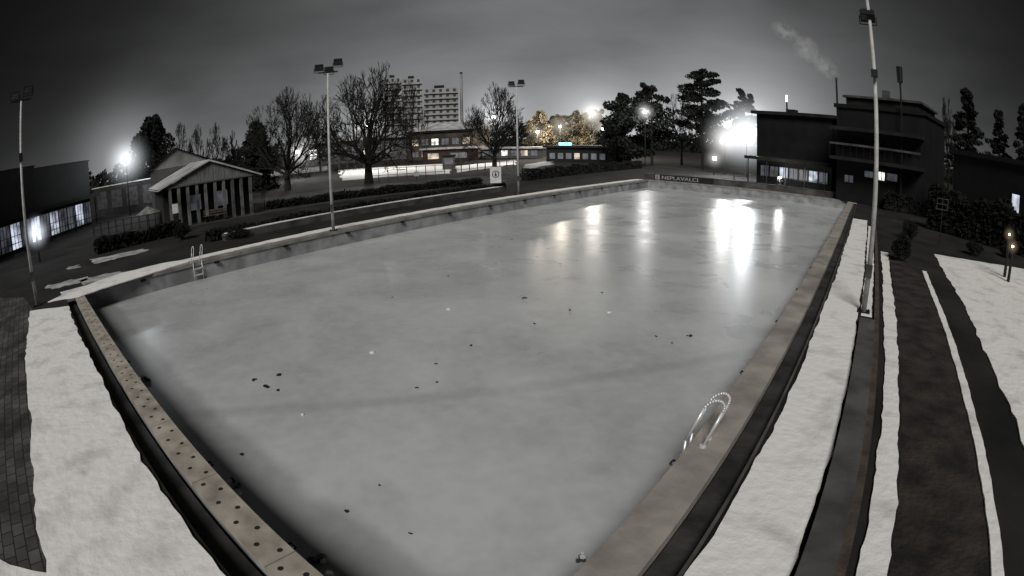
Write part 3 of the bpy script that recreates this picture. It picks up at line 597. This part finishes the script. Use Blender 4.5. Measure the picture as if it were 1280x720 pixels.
for k in range(n):
    a=2*math.pi*k/n; b=2*math.pi*(k+1)/n; mb.poly([(Rp*math.cos(a),Rp*math.sin(a),z0),(Rp*math.cos(b),Rp*math.sin(b),z0),(0,0,z1)])
mb.build('canopy',mat('parasol_cloth',(.22,.22,.21),(.1,.1,.1),2),t)
q=base(561,205,78); t=thing('kiosk','small pale kiosk box by the snowy field','kiosk',(q.x,q.y,0),faz(561,215)); k_=78/698
MB().box(-8*k_,8*k_,0,1.5,0,1.9).build('body',palew,t); MB().box(-9*k_,9*k_,-.2,1.7,1.9,2.1).build('roof',dkwall,t); MB().box(-5*k_,5*k_,-.03,-.002,.8,1.6).build('hatch',litd,t)
def post_fence(q0,q1,n,h,label,m=concd):
    d=q1-q0; t=thing('post_fence',label,'fence',(q0.x,q0.y,0),math.atan2(d.y,d.x))
    for k in range(n): MB().box(d.length*k/(n-1)-.04,d.length*k/(n-1)+.04,-.04,.04,0,h).build('post',m,t)
    for z in (h*.45,h*.92): MB().box(0,d.length,-.02,.02,z,z+.05).build('rail',dkmetal,t)
post_fence(gp(462,228),gp(556,222),9,1.5,'thin pale post fence in front of the snowy field')
post_fence(gp(322,226),gp(455,212),14,1.3,'dark fence left of the snowy field, behind the path')
post_fence(gp(566,219),gp(642,211),9,1.2,'dark fence between the kiosk and the third mast')
post_fence(gp(118,296),gp(205,280),10,1.0,'low dark railing between the pavilion and the columned house',dkmetal)
q=gp(270,276); t=thing('bench','dark slatted bench in front of the columned house','bench',(q.x,q.y,0),faz(270,276))
for k in range(4): MB().box(-.9,.9,-.25+k*.12,-.16+k*.12,.43,.46).build('seat_slat',woodm,t)
for k in range(2): MB().box(-.9,.9,.24,.27,.55+k*.16,.66+k*.16).build('back_slat',woodm,t)
for s in (-.75,.75): MB().box(s-.03,s+.03,-.22,.28,0,.43).build('leg',dkmetal,t)
# ---------------------------------------------------------------- lit lamps
def halo(p,R,a,col,label):  # added self-emitting volume sphere that imitates lamp glare; no mist is lit
    bm=bmesh.new(); bmesh.ops.create_icosphere(bm,subdivisions=3,radius=1); me=bpy.data.meshes.new('glow_halo'); bm.to_mesh(me); bm.free()
    o=bpy.data.objects.new('glow_halo',me); COL.objects.link(o); o.location=p; o.scale=(R,R,R)
    m=bpy.data.materials.new('halo'); m.use_nodes=True; nt=m.node_tree; nt.nodes.remove(nt.nodes['Principled BSDF']); e=nt.nodes.new('ShaderNodeEmission'); e.inputs[0].default_value=(*col,1)
    tc=nt.nodes.new('ShaderNodeTexCoord'); g=nt.nodes.new('ShaderNodeTexGradient'); g.gradient_type='SPHERICAL'; nt.links.new(tc.outputs['Object'],g.inputs[0])
    pw=nt.nodes.new('ShaderNodeMath'); pw.operation='POWER'; pw.inputs[1].default_value=3.5; nt.links.new(g.outputs['Fac'],pw.inputs[0]); mu=nt.nodes.new('ShaderNodeMath'); mu.operation='MULTIPLY'; mu.inputs[1].default_value=a/R*2.2; nt.links.new(pw.outputs[0],mu.inputs[0])
    nt.links.new(mu.outputs[0],e.inputs[1]); nt.links.new(e.outputs[0],nt.nodes['Material Output'].inputs['Volume']); me.materials.append(m); tag(o,label,'halo',None,'stuff')
def lamp(px,py,D,sz,stren,col,label,power=0,name='street_lamp',hz=None):
    top=ad(px,py,D); az=math.atan2(top.y-CAM.y,top.x-CAM.x)-math.pi/2; h=top.z
    t=thing(name,label,'lamp',(top.x,top.y,0),az)
    MB().tube((0,.25,0),(0,.25,h+.1),.09,.06,8).build('pole',dkmetal,t)
    hsg=MB(); hsg.box(-sz-.08,sz+.08,.0,.2,h-sz*.7-.06,h+sz*.7+.06); hh=hsg.build('housing',dkmetal,t)
    MB().box(-sz,sz,-.03,-.002,h-sz*.7,h+sz*.7).build('lamp_panel',em('lamp_%d_%d'%(px,py),col,stren),hh)
    if power:
        l=bpy.data.lights.new('lamp_light','POINT'); l.energy=power; l.color=col; l.shadow_soft_size=.3; o=bpy.data.objects.new('lamp_light',l); COL.objects.link(o); o.parent=t; o.location=(0,-.5,h)
    if hz: halo(top,hz[0],hz[1],col,'added glowing halo around the '+label)
    return t
cool=(1,.98,.95)
lamp(933,167,72,.75,40,(.93,.97,1),'brightest white floodlight beside the lodge',2600,'floodlight_pole',(7,1.7))
lamp(906,175,74,.4,40,cool,'bright floodlight left of the brightest one',1300,'floodlight_pole',(4.5,1.0))
lamp(893,198,72,.25,30,cool,'low bright lamp under the tall open pine',300,hz=(2,.5))
lamp(806,140,84,.2,60,cool,'tall lit street lamp in front of the dark pine pair',1100,hz=(2.2,.9))
lamp(741,142,132,.4,40,(1,.95,.85),'far bright lamp among the yellowish trees',5500,hz=(5.5,1.1))
lamp(754,161,130,.25,40,(1,.95,.85),'lower far lamp right of the yellowish trees',5000,hz=(4,.6))
lamp(700,158,134,.25,30,(1,.9,.75),'faint far lamp in the yellowish trees',8000,hz=(5,.4))
lamp(672,165,130,.25,30,(1,.9,.75),'faint far lamp left of the yellowish trees',7000,hz=(4,.3))
lamp(617,146,90,.25,60,cool,'lamp shining behind the bare tree at the third mast',1800,hz=(4,.9))
lamp(460,158,90,.25,60,cool,'lamp shining behind the largest bare tree',3500,hz=(4.5,.8))
lamp(372,190,85,.25,60,cool,'lamp low behind the wide bare tree',1500,hz=(4,1.1))
lamp(158,200,62,.2,60,(.9,.95,1),'lit street lamp above the poster wall at left',900,hz=(4,1.2))
lamp(975,222,58,.1,60,cool,'small lamp low in front of the lodge, throwing a streak on the ice',350)
lamp(45,291,hd(gp(45,330)),.1,60,(.85,.9,1),'small lit lamp in front of the glass pavilion',12,hz=(1.5,1.6))
lamp(1262,293,26,.05,30,(1,.75,.45),'small warm garden lamp at the right edge, upper one',0,hz=(.5,.3))
lamp(1266,308,25,.05,30,(1,.75,.45),'small warm garden lamp at the right edge, lower one',0,hz=(.5,.3))
# smoke: soft-edged volume, denser along the plume axis
sm=bpy.data.materials.new('smoke'); sm.use_nodes=True; nt=sm.node_tree; nt.nodes.remove(nt.nodes['Principled BSDF']); pv=nt.nodes.new('ShaderNodeVolumePrincipled'); pv.inputs['Color'].default_value=(.95,.95,.95,1)
tc=nt.nodes.new('ShaderNodeTexCoord'); nn=nt.nodes.new('ShaderNodeTexNoise'); nn.inputs['Scale'].default_value=1.1; nn.inputs['Detail'].default_value=5; nn.inputs['Distortion'].default_value=.6
mr=nt.nodes.new('ShaderNodeMapRange'); mr.inputs[1].default_value=.40; mr.inputs[2].default_value=.70; mr.inputs[3].default_value=0; mr.inputs[4].default_value=1.0
gr=nt.nodes.new('ShaderNodeTexGradient'); gr.gradient_type='SPHERICAL'; p2=nt.nodes.new('ShaderNodeMath'); p2.operation='POWER'; p2.inputs[1].default_value=1.3; m2=nt.nodes.new('ShaderNodeMath'); m2.operation='MULTIPLY'; m3=nt.nodes.new('ShaderNodeMath'); m3.operation='MULTIPLY'; m3.inputs[1].default_value=1.1
nt.links.new(tc.outputs['Object'],gr.inputs[0]); nt.links.new(gr.outputs['Fac'],p2.inputs[0]); nt.links.new(nt.nodes.new('ShaderNodeNewGeometry').outputs['Position'],nn.inputs['Vector']); nt.links.new(nn.outputs['Fac'],mr.inputs[0]); nt.links.new(mr.outputs[0],m2.inputs[0]); nt.links.new(p2.outputs[0],m2.inputs[1]); nt.links.new(m2.outputs[0],m3.inputs[0]); nt.links.new(m3.outputs[0],pv.inputs['Density']); nt.links.new(pv.outputs[0],nt.nodes['Material Output'].inputs['Volume'])
def plume(pa,pb,rad):
    bm=bmesh.new(); bmesh.ops.create_icosphere(bm,subdivisions=3,radius=1); me=bpy.data.meshes.new('smoke'); bm.to_mesh(me); bm.free(); me.materials.append(sm)
    o=bpy.data.objects.new('smoke',me); COL.objects.link(o); d=pb-pa; o.location=(pa+pb)/2; o.rotation_euler=d.to_track_quat('X','Z').to_euler(); o.scale=(d.length*.72,rad,rad); return o
A_,B_,C_,D_=[ad(x,y,72) for x,y in ((1045,94),(1018,72),(998,50),(968,32))]
tag(plume(A_,B_,1.5),'lower puff of pale smoke just above the thin dark chimney','smoke',None,'stuff')
tag(plume(B_,C_,2.0),'middle thicker puff of pale smoke left of the chimney top','smoke',None,'stuff')
tag(plume(C_,D_,1.4),'upper thin wisp of pale smoke drifting left in the sky','smoke',None,'stuff')
# ---------------------------------------------------------------- world
w=bpy.data.worlds.new('World'); bpy.context.scene.world=w; w.use_nodes=True; nt=w.node_tree; bg=nt.nodes['Background']; N=nt.nodes.new; K=nt.links.new
tc=N('ShaderNodeTexCoord'); nv=N('ShaderNodeVectorMath'); nv.operation='NORMALIZE'; K(tc.outputs['Generated'],nv.inputs[0])
def ma(op,a,b=None,clamp=False):
    n=N('ShaderNodeMath'); n.operation=op; n.use_clamp=clamp
    for i,v in enumerate((a,b)):
        if v is None: continue
        if isinstance(v,(int,float)): n.inputs[i].default_value=v
        else: K(v,n.inputs[i])
    return n.outputs[0]
def dot(px,py):
    d=dirp(px,py).normalized(); n=N('ShaderNodeVectorMath'); n.operation='DOT_PRODUCT'; K(nv.outputs[0],n.inputs[0]); n.inputs[1].default_value=d; return ma('MAXIMUM',n.outputs['Value'],0.0)
sp=N('ShaderNodeSeparateXYZ'); K(nv.outputs[0],sp.inputs[0]); z=ma('MAXIMUM',sp.outputs[2],0.0)
g0=dot(690,190); base_=ma('MULTIPLY',ma('POWER',g0,6.0),.150)
hz=ma('MULTIPLY',ma('MULTIPLY',ma('POWER',2.718,ma('MULTIPLY',z,-11.0)),ma('POWER',g0,3.0)),.28)
mp=N('ShaderNodeMapping'); mp.inputs['Scale'].default_value=(1,1,3.5); K(nv.outputs[0],mp.inputs[0])
cn=N('ShaderNodeTexNoise'); cn.inputs['Scale'].default_value=2.6; cn.inputs['Detail'].default_value=6; cn.inputs['Distortion'].default_value=.3; K(mp.outputs[0],cn.inputs['Vector'])
mr=N('ShaderNodeMapRange'); mr.inputs[1].default_value=.3; mr.inputs[2].default_value=.7; mr.inputs[3].default_value=.74; mr.inputs[4].default_value=1.25; K(cn.outputs['Fac'],mr.inputs[0])
s=ma('MULTIPLY',ma('ADD',base_,hz),mr.outputs[0])
for px,py,pw,a in ((928,172,90,.25),(928,172,700,.32),(158,198,300,.20),(742,145,500,.22),(618,146,700,.2),(450,165,300,.12)):
    s=ma('ADD',s,ma('MULTIPLY',ma('POWER',dot(px,py),float(pw)),a))
s=ma('ADD',s,.005)
cc=N('ShaderNodeCombineColor'); K(ma('MULTIPLY',s,.985),cc.inputs[0]); K(s,cc.inputs[1]); K(ma('MULTIPLY',s,1.02),cc.inputs[2]); K(cc.outputs[0],bg.inputs[0]); bg.inputs[1].default_value=1.0
sun=bpy.data.lights.new('fill_sun','SUN'); sun.energy=2.6; sun.angle=math.radians(22); sun.color=(1,.985,.96); so=bpy.data.objects.new('fill_sun',sun); COL.objects.link(so)  # added soft sun lamp from behind the camera to brighten snow and ice
dv=Vector((-.45,.9,-.85)).normalized(); so.rotation_euler=dv.to_track_quat('-Z','Y').to_euler()
# ---------------------------------------------------------------- camera
cd=bpy.data.cameras.new('camera'); cam=bpy.data.objects.new('camera',cd); COL.objects.link(cam); bpy.context.scene.camera=cam
cam.matrix_world=Matrix([[RR[i],UU[i],-F[i],CAM[i]] for i in range(3)]+[[0,0,0,1]])
cd.type='PANO'; cd.sensor_width=36; cd.sensor_height=20.25; cd.clip_start=.05; cd.clip_end=6000
cd.panorama_type='FISHEYE_LENS_POLYNOMIAL'; cd.fisheye_fov=math.radians(180)
cd.fisheye_polynomial_k0=0; cd.fisheye_polynomial_k1=-K1; cd.fisheye_polynomial_k2=0; cd.fisheye_polynomial_k3=-K3; cd.fisheye_polynomial_k4=0
bpy.context.scene.view_settings.view_transform='Standard'; bpy.context.scene.view_settings.look='None'
